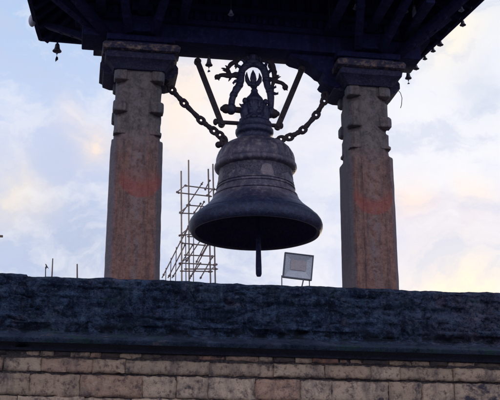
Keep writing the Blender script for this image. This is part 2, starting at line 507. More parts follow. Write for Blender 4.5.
# closing core so that it is solid from behind
pp.box((X0, 9.06, 3.10), (X1, 9.44, 3.64))
pp.build('mossy_parapet', M['moss'], plinth, angle=60)
# ledge: undercut moulding
led = [(8.776, 3.135), (8.786, 3.112), (8.83, 3.098), (8.87, 3.088), (8.90, 3.072), (8.905, 3.052), (9.05, 3.052), (9.05, 3.165)]
vs, fs = [], []
xl = [X0 + i*0.04 for i in range(int((X1-X0)/0.04)+1)]
for x in xl:
    for (y, z) in led:
        k = 1 if y < 8.9 else 0
        dd = fbm((x*4, y*6, z*8), 4)*0.010*k
        yy = y - dd + (0.09 if abs(x-xgap) < 0.025 and k else 0)
        vs.append((x, yy, z + noise.noise(Vector((x*3, y*4, 0)))*0.006*k))
n = len(led)
for i in range(len(xl)-1):
    for j in range(n):
        fs.append((i*n+j, i*n+(j+1) % n, (i+1)*n+(j+1) % n, (i+1)*n+j))
MB().add(vs, fs).build('ledge', M['ledge'], plinth, angle=50)

# masonry courses: every block a displaced pillow, one mesh, tone per block
def masonry(name, courses, parent):
    mb = MB()
    tones = []
    for (z0, z1, yf, wmin, wmax, red, darkp, gap) in courses:
        x = X0 + random.uniform(0, 0.3)
        while x < X1:
            w = random.uniform(wmin, wmax)
            xa, xb = x + gap/2, min(x + w, X1) - gap/2
            x += w
            xa -= gap*0.46; xb += gap*0.46
            if xb - xa < 0.03:
                continue
            near = -0.9 < xa < 4.3 and z0 > 2.4
            nx = max(3, int((xb-xa)/(0.022 if near else 0.08)))
            nz = max(3, int((z1-z0)/(0.018 if near else 0.06)))
            dy = random.uniform(-0.010, 0.012)
            tl = random.uniform(-0.012, 0.012)
            seed = random.uniform(0, 50)
            grid = []
            o = len(mb.v)
            for i in range(nx+1):
                for j in range(nz+1):
                    u, t = i/nx, j/nz
                    px = xa + (xb-xa)*u
                    pz = z0 + gap*0.4 + (z1-z0-gap*0.8)*t
                    e = min(4*u*(xb-xa), 4*(1-u)*(xb-xa), t*(z1-z0), (1-t)*(z1-z0))
                    rnd = 0.014*(1 - min(1, e/0.026))**2
                    d = fbm((px*8+seed*0.2, seed*0.2, pz*11), 6)*0.016
                    ed = (noise.noise(Vector((px*14, seed, pz*14)))+0.6*noise.noise(Vector((px*40, seed, pz*40))))*0.011
                    mb.v.append(Vector((px + ed*(0.6 if i in (0, nx) else 0), yf + dy + tl*(u-0.5) + rnd - d, pz + ed*(0.9 if j in (0, nz) else 0))))
            for i in range(nx):
                for j in range(nz):
                    a = o + i*(nz+1) + j
                    mb.f.append((a, a+nz+1, a+nz+2, a+1))
            # sides back to the core
            ring = [o + i*(nz+1) for i in range(nx+1)] + [o + nx*(nz+1) + j for j in range(1, nz+1)] + \
                   [o + i*(nz+1) + nz for i in range(nx-1, -1, -1)] + [o + j for j in range(nz-1, 0, -1)]
            b0 = len(mb.v)
            for k in ring:
                q = mb.v[k].copy(); q.y = yf + 0.09
                mb.v.append(q)
            nr = len(ring)
            for k in range(nr):
                mb.f.append((ring[k], b0+k, b0+(k+1) % nr, ring[(k+1) % nr]))
            tn = (random.random(), random.random()*0.9 if random.random() < red else random.uniform(0, 0.12), random.uniform(0.55, 0.9) if random.random() < darkp else random.uniform(0, 0.15))
            tones.append((o, len(mb.v), tn))
    ob = mb.build(name, M['block'], parent, angle=70)
    ca = ob.data.color_attributes.new('tone', 'FLOAT_COLOR', 'POINT')
    for a, b, tn in tones:
        for k in range(a, b):
            ca.data[k].color = (*tn, 1)
    return ob
masonry('brick_course', [(3.005, 3.062, 8.93, 0.09, 0.30, 0.60, 0.30, 0.012)], plinth)
masonry('band_course', [(2.875, 2.992, 8.905, 0.25, 0.75, 0.08, 0.0, 0.006)], plinth)
cs = []
z = 2.862
while z > 0.1:
    h = random.uniform(0.165, 0.215)
    cs.append((max(0.0, z-h), z, 8.925, 0.22, 0.56, 0.06, 0.0, 0.007))
    z -= h
masonry('block_masonry', cs, plinth)
MB().box((X0+0.02, 8.946, 0), (X1-0.02, 9.40, 3.058)).build('mortar_core', M['mortar'], plinth, smooth=False)
MB().box((X0+0.02, 9.42, 0), (X1-0.02, 12.2, 3.60)).build('platform_top', M['platform'], plinth, smooth=False)

# ------------------------------------------------------------------ bell pavilion
PAV = Vector((1.745, 10.25, 3.6))
pav = thing('bell_pavilion', 'open bell pavilion of two stone pillars carrying a dark timber hip roof', 'pavilion', PAV)
CY = 10.25
def square_loops(mb, cx, cy, loops, wob=0.004):
    """stack of chamfered squares: (z, half x, half y, chamfer)"""
    vs, fs = [], []
    for (z, hx, hy, c) in loops:
        ring = [(-hx+c, -hy), (hx-c, -hy), (hx, -hy+c), (hx, hy-c), (hx-c, hy), (-hx+c, hy), (-hx, hy-c), (-hx, -hy+c)]
        pts = []
        for i in range(8):
            a, b = ring[i], ring[(i+1) % 8]
            k = 6 if i % 2 == 0 else 2
            for s in range(k):
                t = s/k
                pts.append((a[0]+(b[0]-a[0])*t, a[1]+(b[1]-a[1])*t))
        for (x, y) in pts:
            w = noise.noise(Vector((x*9+cx, y*9, z*9)))*wob
            l = math.hypot(x, y) or 1
            vs.append((cx+x+x/l*w, cy+y+y/l*w, z + noise.noise(Vector((x*7, y*7+cx, z*3)))*wob*0.5))
    n = len(pts)
    for i in range(len(loops)-1):
        for k in range(n):
            fs.append((i*n+k, i*n+(k+1) % n, (i+1)*n+(k+1) % n, (i+1)*n+k))
    fs.append(tuple(range(n))[::-1])
    fs.append(tuple((len(loops)-1)*n+k for k in range(n)))
    mb.add(vs, fs)

def pillar(cx, half, mat, zstep):
    mb = MB()
    hy = 0.25
    lo = []
    # base block (behind the parapet)
    lo += [(3.60, half+0.09, hy+0.09, 0.01), (3.70, half+0.09, hy+0.09, 0.01), (3.715, half+0.002, hy+0.002, 0.048)]
    nz = 40
    for i in range(nz+1):
        z = 3.72 + (zstep-0.03-3.72)*i/nz
        k = 1 - 0.02*i/nz
        lo.append((z, half*k, hy*k, 0.05))
    lo.append((zstep-0.012, half*0.965, hy*0.965, 0.05))
    up = half-0.034
    lo.append((zstep+0.002, up, hy-0.034, 0.042))
    z = zstep + 0.006
    while z < 6.22:
        c = 0.042
        for zb in (6.105, 5.75, 5.50):
            t = (zb + 0.004 - z)/0.075
            if 0 <= t < 1:
                c = 0.042 + (0.088 if zb > 5.6 else 0.03)*math.sqrt(1-t*t)
        lo.append((z, up, hy-0.034, c))
        z += 0.0065
    square_loops(mb, cx, CY, lo)
    # carved corner volutes, two tiers, curved underside
    for (za, zb) in ((6.105, 6.216), (5.75, 5.865), (5.50, 5.535)):
        tall = zb-za
        for sx in (-1, 1):
            for sy in (-1, 1):
                rows = []
                out = 0.027 if tall > 0.1 else 0.012
                inn = 0.105
                for (t, k, ki) in ((0.0, 0.7, 0.90), (0.08, 1.0, 1.0), (0.5, 1.05, 1.0), (0.85, 1.0, 1.0), (1.0, 0.7, 0.9)):
                    rows.append((za+tall*t, k, ki))
                vs, fs = [], []
                for (z, k, ki) in rows:
                    ex = up + out*k; ey = hy-0.034 + out*k*0.8
                    ix = up - inn*ki; iy = hy-0.034 - inn*ki
                    for (x, y) in ((ix, ey), (ex-0.028, ey), (ex, ey-0.028), (ex, iy), (ix, iy)):
                        vs.append((cx+sx*x, CY+sy*y, z))
                for i in range(len(rows)-1):
                    for q in range(5):
                        fs.append((i*5+q, i*5+(q+1) % 5, (i+1)*5+(q+1) % 5, (i+1)*5+q))
                fs.append((4, 3, 2, 1, 0)); fs.append(tuple((len(rows)-1)*5+q for q in range(5)))
                mb.add(vs, fs)
    # shallow raised panel on the front and the back
    for sy in (-1, 1):
        yb = CY + sy*(hy-0.004)
        a, b = (yb-0.008, yb+0.004) if sy < 0 else (yb-0.004, yb+0.008)
        mb.box((cx-half*0.45, a, 3.95), (cx+half*0.45, b, zstep-0.10), 0.005)
    p = mb.build('pillar', mat, pav, angle=30, base=(cx, CY-hy-0.0+0.06, 3.6))
    # capital: inverted stepped pyramid
    cb = MB()
    k = half
    loops = [(6.213, k+0.002, 0.252, 0.02), (6.238, k+0.02, 0.27, 0.015), (6.283, k+0.055, 0.305, 0.012), (6.303, k+0.09, 0.345, 0.01),
             (6.343, k+0.10, 0.355, 0.01), (6.350, k+0.085, 0.34, 0.01), (6.371, k+0.085, 0.34, 0.01)]
    square_loops(cb, cx, CY, loops, 0.012)
    loops = [(6.372, k+0.09, 0.345, 0.01), (6.383, k+0.125, 0.385, 0.01),
             (6.420, k+0.135, 0.395, 0.01), (6.433, k+0.135, 0.395, 0.01), (6.460, k+0.115, 0.375, 0.01)]
    ab = MB()
    square_loops(ab, cx, CY, loops, 0.016)
    # side corbels under the slab, along the beam line
    for sx in (-1, 1):
        pts = [(0, 6.368), (k+0.12, 6.368), (k+0.145, 6.328), (k+0.145, 6.268), (k+0.11, 6.253), (k+0.105, 6.218), (k+0.03, 6.193), (0, 6.188)]
        poly = [(cx+sx*a, b) for a, b in pts]
        cb.prism(poly, CY-0.10, CY+0.30)
    cap = cb.build('capital', M['capital'], p, angle=30)
    ab.build('abacus', M['abacus'], p, angle=30)
    return p
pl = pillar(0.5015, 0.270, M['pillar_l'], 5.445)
pl['label'] = 'left stone pillar with a round smear of red pigment'
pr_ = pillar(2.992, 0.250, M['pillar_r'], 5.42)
pr_['label'] = 'right stone pillar with a red crescent smear'

# lintel and beams over the capitals
lb = MB()
lb.box((-0.12, 10.06, 6.602), (3.62, 10.44, 6.80), 0.012)
lintel = lb.build('lintel', M['wood'], pav)
fz = MB()
fz.box((-0.14, 10.02, 6.803), (3.72, 10.48, 6.86), 0.01)
fz.box((-0.20, 10.07, 6.863), (3.70, 10.43, 6.98), 0.01)
fz.box((-0.18, 9.99, 6.983), (3.76, 10.51, 7.04), 0.012)
fz.box((-0.20, 10.06, 7.043), (3.70, 10.44, 7.34), 0.012)
i = 0
x = -0.18
while x < 3.62:
    fz.box((x, 10.035, 6.872), (x+0.055, 10.085, 6.972), 0.008)
    fz.ball((x+0.09, 10.07, 6.925), 0.026, 1, 0.7, 1.3, 8)
    x += 0.125
x = -0.18
while x < 3.6:
    fz.box((x, 10.02, 7.055), (x+0.09, 10.075, 7.21), 0.012)
    x += 0.17
fz.build('frieze', M['wood2'], lintel)
# carved bracket from lintel to right capital, shallow one beside it
def px_poly(pts, Y):
    return [(at(a, b, Y).x, at(a, b, Y).z) for a, b in pts]
bk = MB()
bk.prism(px_poly([(284, 60), (286, 65), (289, 67), (296, 69), (302, 71.3), (307, 74.5), (311, 77.5), (314, 80.5), (317.5, 82), (320, 86), (317, 89.5), (319, 92), (325, 95), (331, 97), (338, 95), (338, 62)], 10.40), 10.14, 10.40)
bk.build('carved_bracket', M['wood'], lintel)
for cxp in (0.06, 0.50, 0.94, 2.55, 2.99, 3.43):
    MB().beam((cxp, 9.15, 6.83), (cxp, 11.0, 6.83), 0.10, 0.05).build('cross_beam', M['wood'], lintel)
# cushion blocks and bracket arms between capital and lintel
for cxp in (0.50, 2.99):
    pb = MB()
    pb.box((cxp-0.28, 9.97, 6.463), (cxp+0.28, 10.49, 6.525), 0.012)
    pb.box((cxp-0.36, 9.965, 6.53), (cxp+0.36, 10.47, 6.599), 0.012)
    pb.box((cxp-0.15, 9.90, 6.61), (cxp+0.15, 10.055, 6.79), 0.012)
    pb.box((cxp-0.11, 9.93, 6.87), (cxp+0.11, 10.02, 6.97), 0.012)
    pb.box((cxp-0.14, 9.92, 7.05), (cxp+0.14, 10.03, 7.32), 0.012)
    pb.build('post_block', M['wood2'], lintel)

# roof ----------------------------------------------------------------
EZ = 7.0
BLc, BRc, FRc, FLc = Vector((-0.60, 11.10, EZ)), Vector((3.845, 11.19, EZ)), Vector((4.15, 8.85, EZ)), Vector((-0.82, 8.80, EZ))
RA, RB = Vector((0.95, 10.05, 8.35)), Vector((2.45, 10.05, 8.35))
rs = MB()
up_ = Vector((0, 0, 0.10))
BLa, BLb = BLc + Vector((-0.025, -0.22, 0)), BLc + Vector((0.0, 0.0, 0))
base = [FLc, FRc, BRc, BLb, BLa]
low = [p + Vector((0, 0, 0.02)) for p in base]
top = [p + Vector((0, 0, 0.13)) for p in base]
vs = low + [RA, RB] + top + [RA+up_*1.6, RB+up_*1.6]
fl = [(0, 1, 6, 5), (1, 2, 6), (2, 3, 5, 6), (3, 4, 5), (4, 0, 5)]
fs = [f for f in fl] + [tuple(i+7 for i in f)[::-1] for f in fl]
fs += [(i, (i+1) % 5, (i+1) % 5+7, i+7) for i in range(5)]
rs.add(vs, fs)
roof = rs.build('roof', M['wood'], pav, smooth=False)
# eave boards
eb = MB()
for a, b in ((FLc, FRc), (FRc, BRc), (BRc, BLb), (BLb, BLa), (BLa, FLc)):
    d = (b-a).normalized()
    eb.beam(a + Vector((0, 0, 0.06)) - d*0.01, b + Vector((0, 0, 0.06)) + d*0.01, 0.05, 0.12, 0.008)
eb.build('eave_board', M['wood2'], roof)
# inner purlin ring
pu = MB()
ctr = Vector((1.70, 10.05, 0))
for kf in (0.80, 0.55):
    ring = []
    for p in (FLc, FRc, BRc, BLb):
        q = ctr + (Vector((p.x, p.y, 0))-ctr)*kf
        q.z = EZ + 0.02 + (1-kf)*1.33 - 0.09
        ring.append(q)
    for i in range(4):
        pu.beam(ring[i], ring[(i+1) % 4], 0.07, 0.10)
pu.build('purlins', M['wood2'], roof)
# rafters
def rafter(e, inner):
    a = e + (inner-e)*0.015 + Vector((0, 0, -0.012))
    b = e + (inner-e)*0.86 + Vector((0, 0, -0.025))
    MB().beam(a, b, 0.055, 0.07, 0.006).build('rafter', M['wood2'], roof)
for i in range(17):
    t = (i+0.5)/17
    rafter(FLc.lerp(FRc, t), RA.lerp(RB, t))
    rafter(BLb.lerp(BRc, t), RA.lerp(RB, t))
for i in range(9):
    t = (i+0.5)/9
    rafter(FRc.lerp(BRc, t), RB + Vector((-0.05, 0, 0)))
    rafter(FLc.lerp(BLa, t), RA + Vector((0.05, 0, 0)))
for c, r_ in ((FLc, RA), (FRc, RB), (BRc, RB), (BLb, RA)):
    MB().beam(c + (r_-c)*0.02 - Vector((0, 0, .02)), c + (r_-c)*0.9 - Vector((0, 0, .03)), 0.09, 0.11).build('hip_rafter', M['wood'], roof)
# clay tiles: courses with curled ends at the eave
tl = MB()
def slope_tiles(a, b, ra, rb, n, rows):
    for j in range(rows):
        for i in range(n):
            t = (i+0.5 + (0.5 if j % 2 else 0))/n
            if t > 1:
                continue
            e = a.lerp(b, t) + Vector((0, 0, 0.135)); r_ = ra.lerp(rb, t) + Vector((0, 0, 0.165))
            s0, s1 = j/rows, min(1, (j+1.25)/rows)
            p = e.lerp(r_, s0) + Vector((0, 0, 0.018)); q = e.lerp(r_, s1) + Vector((0, 0, 0.004))
            if j == 0:
                out = Vector((e.x-r_.x, e.y-r_.y, 0)).normalized()
                p = p + out*random.uniform(0.012, 0.03) + Vector((0, 0, random.uniform(-0.02, 0)))
            w = (b-a).length/n*0.47*(1-s0*0.45)
            tl.tube([p, q], [w, w*0.9], 8, 0.55)
slope_tiles(FLc, FRc, RA, RB, 34, 9)
slope_tiles(BRc, BLb, RB, RA, 34, 9)
slope_tiles(FRc, BRc, RB, RB, 16, 9)
slope_tiles(BLb, FLc, RA, RA, 16, 9)
tl.box((RA.x-0.1, 9.97, 8.44), (RB.x+0.1, 10.13, 8.62), 0.03)
tl.build('roof_tiles', M['tile'], roof)
def eave_pt(x, y):
    d = ray(x, y)
    return EYE + d*((EZ+0.0-EYE.z)/d.z)
q = eave_pt(33, 23)
MB().ball((q.x-0.01, q.y, q.z+0.03), 0.06, 0.7, 1.0, 1.25, 16).build('eave_knob', M['pale'], roof)
# struts
def strut(p, q, w=0.085):
    s = MB()
    p, q = Vector(p), Vector(q)
    s.beam(p, q, w, 0.07, 0.01)
    for k in range(4):
        c = p.lerp(q, 0.2+0.18*k)
        s.ball(c, 0.058, 0.9, 0.9, 0.8, 8)
    s.build('strut', M['wood2'], roof)
for cxp in (0.50, 2.99):
    for dx in (-0.19, 0.19):
        strut((cxp+dx*0.7, 9.93, 6.62), (cxp+dx*1.6, 9.05, 7.06))
    strut((cxp, 10.52, 6.70), (cxp, 11.0, 7.05))
strut((3.33, 10.2, 6.62), (3.86, 9.75, 7.0), 0.10)
strut((3.33, 10.3, 6.62), (3.80, 10.7, 7.0), 0.10)
strut((0.16, 10.2, 6.62), (-0.60, 9.75, 7.0), 0.10)
strut((0.16, 10.3, 6.62), (-0.52, 10.7, 7.0), 0.10)
strut((3.33, 10.1, 6.62), (3.98, 9.0, 7.05), 0.10)
strut((0.16, 10.1, 6.62), (-0.70, 9.0, 7.05), 0.10)

# ------------------------------------------------------------------ great bell
BX = 1.776
B = Vector((BX, CY, 4.54))
bell = thing('temple_bell', 'huge dark bronze temple bell hanging mouth down between the two pillars', 'bell', B)
prof = [(0.0, 5.40), (0.24, 5.38), (0.32, 5.28), (0.345, 5.10), (0.39, 4.93), (0.46, 4.82), (0.56, 4.72), (0.615, 4.63), (0.635, 4.565), (0.648, 4.548),
        (0.668, 4.545), (0.688, 4.563), (0.700, 4.595), (0.702, 4.63), (0.692, 4.665), (0.668, 4.70), (0.645, 4.716), (0.636, 4.722), (0.630, 4.735), (0.60, 4.762),
        (0.56, 4.795), (0.528, 4.823), (0.518, 4.828), (0.510, 4.842), (0.498, 4.856), (0.472, 4.89), (0.455, 4.912), (0.455, 4.926), (0.443, 4.930), (0.438, 4.936), (0.446, 4.942), (0.444, 4.956), (0.428, 4.960),
        (0.418, 4.99), (0.411, 5.018), (0.420, 5.024), (0.419, 5.036), (0.406, 5.040), (0.404, 5.052), (0.413, 5.057), (0.412, 5.068), (0.400, 5.072), (0.398, 5.09), (0.388, 5.16), (0.383, 5.215),
        (0.39, 5.232), (0.42, 5.240), (0.434, 5.252), (0.440, 5.27), (0.438, 5.292), (0.428, 5.305), (0.420, 5.312), (0.424, 5.33), (0.418, 5.37), (0.402, 5.42), (0.375, 5.47), (0.33, 5.515), (0.27, 5.548), (0.215, 5.565), (0.20, 5.57), (0.0, 5.572)]
bprof = []
for (r0, z0), (r1, z1) in zip(prof[8:], prof[9:]):
    k = 4 if 5.32 < (z0+z1)/2 < 5.52 else 1
    bprof += [(r0+(r1-r0)*i/k, z0+(z1-z0)*i/k) for i in range(k)]
bprof.append(prof[-1])
MB().lathe((BX, CY, 0), bprof, 224, 0.006, (5.33, 5.50), False).build('bell_body', M['bronze'], bell, angle=50, base=B)
body = bell.children[0]
MB().lathe((BX, CY, 0), prof[:9], 224, 0.006, None, False).build('bell_interior', M['inner_shade'], body, angle=50)
# relief on the waist: medallion and swag lobes
def on_waist(ang, z, r):
    return Vector((BX + r*math.sin(ang), CY - r*math.cos(ang), z))
def waist_r(z):
    pts = sorted([(b, a) for a, b in [q for q in prof[14:] if 4.95 < q[1] < 5.24]])
    for (z0, r0), (z1, r1) in zip(pts, pts[1:]):
        if z0 <= z <= z1:
            return r0 + (r1-r0)*(z-z0)/(z1-z0)
    return 0.39
def relief_disc(mb, ang, z, rad, th):
    n, rings = 28, 5
    vs, fs = [], []
    for i in range(rings+1):
        rr = rad*i/rings
        for k in range(n):
            a = 2*math.pi*k/n
            zz = z + rr*math.sin(a)
            r = waist_r(zz)
            aa = ang + rr*math.cos(a)/r
            t = th*(1.5*math.sqrt(max(0, 1-(i/rings)**2)) - 0.35) + 0.003*noise.noise(Vector((rr*60, a*2, z*9)))
            vs.append(on_waist(aa, zz, r + t))
    for i in range(rings):
        for k in range(n):
            fs.append((i*n+k, i*n+(k+1) % n, (i+1)*n+(k+1) % n, (i+1)*n+k))
    mb.add(vs, fs)
for a in (8, 98, 188, 278):
    md = MB()
    relief_disc(md, R(a), 5.13, 0.078, 0.008)
    md.build('medallion', M['bronze_pale'], body)
    for s in (-1, 1):
        sw = MB()
        for (da, zz, rd) in ((14.5, 5.165, 0.055), (20, 5.155, 0.058), (25.5, 5.165, 0.050), (31, 5.175, 0.044), (36.5, 5.185, 0.036), (16, 5.10, 0.040), (21.5, 5.10, 0.036), (40.5, 5.19, 0.028)):
            relief_disc(sw, R(a + s*da), zz, rd, 0.007)
        sw.build('garland_relief', M['bronze_mid'], body)
# neck and lotus disc
nk = [(0.0, 5.555), (0.20, 5.56), (0.175, 5.60), (0.172, 5.63), (0.185, 5.645), (0.20, 5.652), (0.207, 5.675), (0.205, 5.70), (0.188, 5.712), (0.180, 5.722), (0.190, 5.74), (0.192, 5.765), (0.183, 5.785), (0.165, 5.795), (0.10, 5.80), (0.0, 5.80)]
MB().lathe((BX-0.012, CY, 0), nk, 64, 0.01).build('neck', M['bronze_dark'], bell, angle=50)
# finial: small shrine shaped block with eaves, then trident
fx, fy = BX-0.012, CY
fn = [(0.115, 5.79), (0.118, 5.83), (0.10, 5.86), (0.095, 5.92), (0.105, 5.955), (0.10, 5.985), (0.098, 6.015), (0.085, 6.03), (0.088, 6.05), (0.078, 6.075), (0.060, 6.11), (0.045, 6.135), (0.036, 6.155), (0.040, 6.17), (0.032, 6.185), (0.024, 6.20), (0.034, 6.215), (0.020, 6.235), (0.0, 6.24)]
fn = [(r*(1.16 if z < 6.1 else 1.0), z) for r, z in fn]
f_ = MB().lathe((fx, fy, 0), fn, 20, 0.08)
for k in range(8):
    a = k*math.pi/4 + 0.3
    c = Vector((fx+0.108*math.cos(a), fy+0.108*math.sin(a), 0))
    f_.tube([c+Vector((0, 0, 5.94)), c*1.0+Vector((0.012*math.cos(a), 0.012*math.sin(a), 5.98)), c+Vector((0.022*math.cos(a), 0.022*math.sin(a), 6.012))], [0.02, 0.018, 0.004], 6)
    f_.ball(c + Vector((0, 0, 5.885)), 0.03, 1, 1, 1.3, 8)
for s in (-1, 1):
    # crouching side figures and a lotus of petals round the base
    b0 = Vector((fx+s*0.10, fy-0.05, 0))
    f_.tube([b0+Vector((0, 0, 5.80)), b0+Vector((s*0.015, 0, 5.88)), b0+Vector((s*0.01, 0, 5.95)), b0+Vector((-s*0.01, 0, 6.00))], [0.05, 0.052, 0.042, 0.02], 9)
    f_.ball(b0+Vector((s*0.012, -0.01, 6.02)), 0.032, 1, 1, 1.1, 10)
    f_.tube([b0+Vector((s*0.02, 0, 5.97)), b0+Vector((s*0.055, 0, 5.965)), b0+Vector((s*0.075, 0, 5.985))], [0.022, 0.016, 0.004], 7)
for k in range(14):
    a = k*math.pi/7
    c = Vector((fx+0.135*math.cos(a), fy+0.135*math.sin(a), 5.815))
    f_.ball(c, 0.032, 1, 1, 0.9, 8)
fin = f_.build('finial', M['bronze_dark'], bell, angle=40)
td = MB()
def P(x, y, Y=CY):
    return at(x, y, Y)
td.tube([P(253.5, 88), P(253.5, 84), P(253.3, 79), P(253.2, 74), P(253, 70)], [0.028, 0.026, 0.038, 0.026, 0.003], 8)
td.tube([P(253.3, 85), P(249.5, 84), P(247.3, 80.5), P(246.5, 76.5), P(246.8, 72)], [0.028, 0.028, 0.026, 0.019, 0.003], 8)
td.tube([P(253.3, 85), P(257.2, 84), P(259.6, 81), P(260.2, 77.5), P(259.2, 73)], [0.028, 0.028, 0.026, 0.019, 0.003], 8)
td.ball(P(253.4, 85.5), 0.04, 1, 1, 0.8, 12)
td.build('trident', M['bronze_dark'], fin)
# hanger arch
ap = [(231, 112), (231.3, 106), (232, 100), (233.6, 95), (236.2, 90), (239.2, 85.5), (240.8, 80.5), (240.9, 75), (242.5, 69.5), (246.5, 65.5), (251, 63.6), (255, 63.6), (259.5, 65), (263.3, 68.5), (265.6, 74), (266.2, 80), (267.5, 86), (269.8, 91), (270.8, 97), (270.8, 104), (270.2, 110), (269.5, 114)]
ar = MB()
ar.tube([P(*q) for q in ap], [0.036]*4 + [0.040]*5 + [0.044]*6 + [0.040]*4 + [0.036]*3, 14, 0.8)
# top shank up into the beam
ar.tube([P(253, 64), P(253, 56)], [0.05, 0.05], 10)
ar.ball(P(253, 62.5), 0.065, 1.3, 0.8, 0.7, 12)
for q in ap[3:-3:2]:
    ar.ball(P(*q), 0.047, 1, 0.9, 0.8, 10)
for k, q in enumerate(ap[4:-4]):
    c = P(*q); cc = P(253.5, 80)
    o = (c-cc).normalized()
    if 62 < q[1] < 100:
        tdir = Vector((-o.z, 0, o.x))
        ar.tube([c+o*0.03, c+o*0.065+tdir*0.008, c+o*0.088+tdir*0.028, c+o*0.080+tdir*0.046], [0.022, 0.018, 0.012, 0.003], 7)
for q in ((231.2, 109), (270.2, 112.5)):
    ar.ball(P(*q), 0.06, 1, 0.9, 1.1, 12)
arch = ar.build('hanger_arch', M['bronze_dark'], bell)
def T(mb, pts, rad, sq=0.8):
    # smooth the polyline once
    q = [P(*p) for p in pts]
    out, rr = [q[0]], [rad[0]]
    for i in range(len(q)-1):
        out += [q[i].lerp(q[i+1], 0.25), q[i].lerp(q[i+1], 0.75)]
        rr += [rad[i]*0.75+rad[i+1]*0.25, rad[i]*0.25+rad[i+1]*0.75]
    out.append(q[-1]); rr.append(rad[-1])
    mb.tube(out, [r*1.28 for r in rr], 8, sq)
dl = MB()
T(dl, [(238, 75.5), (233, 75.5), (228, 75.7), (223, 75), (219.5, 75.5), (217.3, 78.5)], [0.02, 0.022, 0.026, 0.019, 0.018, 0.013])
T(dl, [(217.8, 76.3), (216.2, 78.6), (214.9, 79.4)], [0.015, 0.012, 0.004])
T(dl, [(218.6, 77.6), (218.9, 80.5)], [0.012, 0.004])
T(dl, [(229, 75.5), (228.2, 72), (226, 69.8), (223, 68.4), (221, 68.3)], [0.026, 0.018, 0.014, 0.009, 0.002])
T(dl, [(228.5, 73), (226.6, 71), (224.3, 70.8), (222.3, 69.9)], [0.018, 0.012, 0.008, 0.002])
T(dl, [(229, 75), (228, 70), (227, 66.5), (225, 65.5)], [0.026, 0.018, 0.010, 0.003])
T(dl, [(228.7, 68), (230, 65), (233, 62.8), (237, 61.5), (239, 58)], [0.012, 0.02, 0.02, 0.02, 0.02])
T(dl, [(236, 62), (236.5, 66), (235.5, 69)], [0.02, 0.014, 0.003])
T(dl, [(231, 76), (230, 79), (228.3, 81.5)], [0.014, 0.010, 0.002])
T(dl, [(232, 75.5), (235.5, 77), (237.5, 78.5)], [0.012, 0.010, 0.006])
dl.ball(P(217.6, 77), 0.034, 1.1, 0.8, 0.9, 10)
dl.build('dragon_figure', M['iron'], arch)
dr = MB()
T(dr, [(268, 61), (272, 64), (273.2, 69), (274.2, 73), (274.6, 78)], [0.02, 0.026, 0.027, 0.022, 0.022])
T(dr, [(267, 78), (271, 79), (274.5, 80.5), (278, 82), (282, 83), (284.6, 85.5), (285.8, 89)], [0.012, 0.018, 0.026, 0.019, 0.018, 0.02, 0.013])
T(dr, [(284.3, 86.5), (284.3, 90.5)], [0.014, 0.004])
T(dr, [(285.6, 87.5), (287.4, 90.6)], [0.014, 0.004])
T(dr, [(275, 79.5), (278, 77.2), (281, 76.6)], [0.018, 0.011, 0.002])
T(dr, [(275, 78), (277.4, 75.5), (279.5, 75.3)], [0.016, 0.009, 0.002])
T(dr, [(273.5, 82), (272.3, 86), (273.8, 90.5)], [0.018, 0.014, 0.003])
T(dr, [(271.5, 64), (270, 63.5), (268.5, 66), (269.5, 69)], [0.014, 0.012, 0.010, 0.003])
T(dr, [(273, 70), (276, 71), (276.5, 73.5)], [0.016, 0.012, 0.004])
T(dr, [(268, 84), (269.5, 81), (272, 80)], [0.010, 0.012, 0.012])
dr.ball(P(285.2, 87.2), 0.034, 1, 0.8, 1.1, 10)
dr.build('dragon_figure', M['iron'], arch)
# the two cross pins with knob ends, through arch and finial
pn = MB()
pn.tube([P(224, 108.5), P(276, 114)], 0.034, 12)
pin = pn.build('cross_pin', M['iron'], bell)
for (a, b) in ((226, 108.8), (273.8, 113.8)):
    MB().ball(P(a, b), 0.054, 1, 1, 0.95, 14).ball(P(a + (-3.4 if a < 250 else 3.4), b), 0.03, 1, 1, 1, 10).build('pin_knob', M['iron'], pin)
pn = MB()
pn.tube([P(214, 121.8), P(282, 126)], 0.022, 12)
pin2 = pn.build('cross_pin', M['iron'], bell)
for (a, b) in ((215.5, 122), (281, 125.8)):
    MB().ball(P(a, b), 0.034, 0.8, 1, 1.1, 12).build('pin_knob', M['iron'], pin2)
# flat straps from pin to beam
def strap(p, q, w):
    s = MB()
    a, b = P(*p), P(*q)
    s.beam(a, b, w, 0.035, 0.012, up=Vector((0, 1, 0)))
    d = (b-a).normalized()
    s.disc(a + d*0.01, (0, 1, 0), w*0.62, 0.045, 18)
    s.disc(b - d*0.01, (0, 1, 0), w*0.60, 0.045, 18)
    s.disc(b - d*0.01, (0, 1, 0), w*0.28, 0.075, 12)
    s.disc(a + d*0.01, (0, 1, 0), w*0.28, 0.075, 12)
    for k in range(1, 6):
        s.ball(a.lerp(b, k/6) - Vector((0, 0.018, 0)), 0.011, 1, 0.7, 1, 8)
    s.build('strap', M['iron'], bell)
strap((197.3, 61), (222, 125), 0.062)
strap((302, 69), (277.5, 127.5), 0.062)
# clapper
ck = MB()
ck.tube([(BX+0.02, CY, 5.36), (BX+0.025, CY, 4.6), (BX+0.028, CY, 4.40), (BX+0.030, CY, 4.20), (BX+0.031, CY, 4.12), (BX+0.031, CY, 4.095)], [0.02, 0.022, 0.026, 0.031, 0.031, 0.022], 12)
ck.build('clapper', M['inner_shade'], bell)  # same shade-darkened bronze as the bell interior

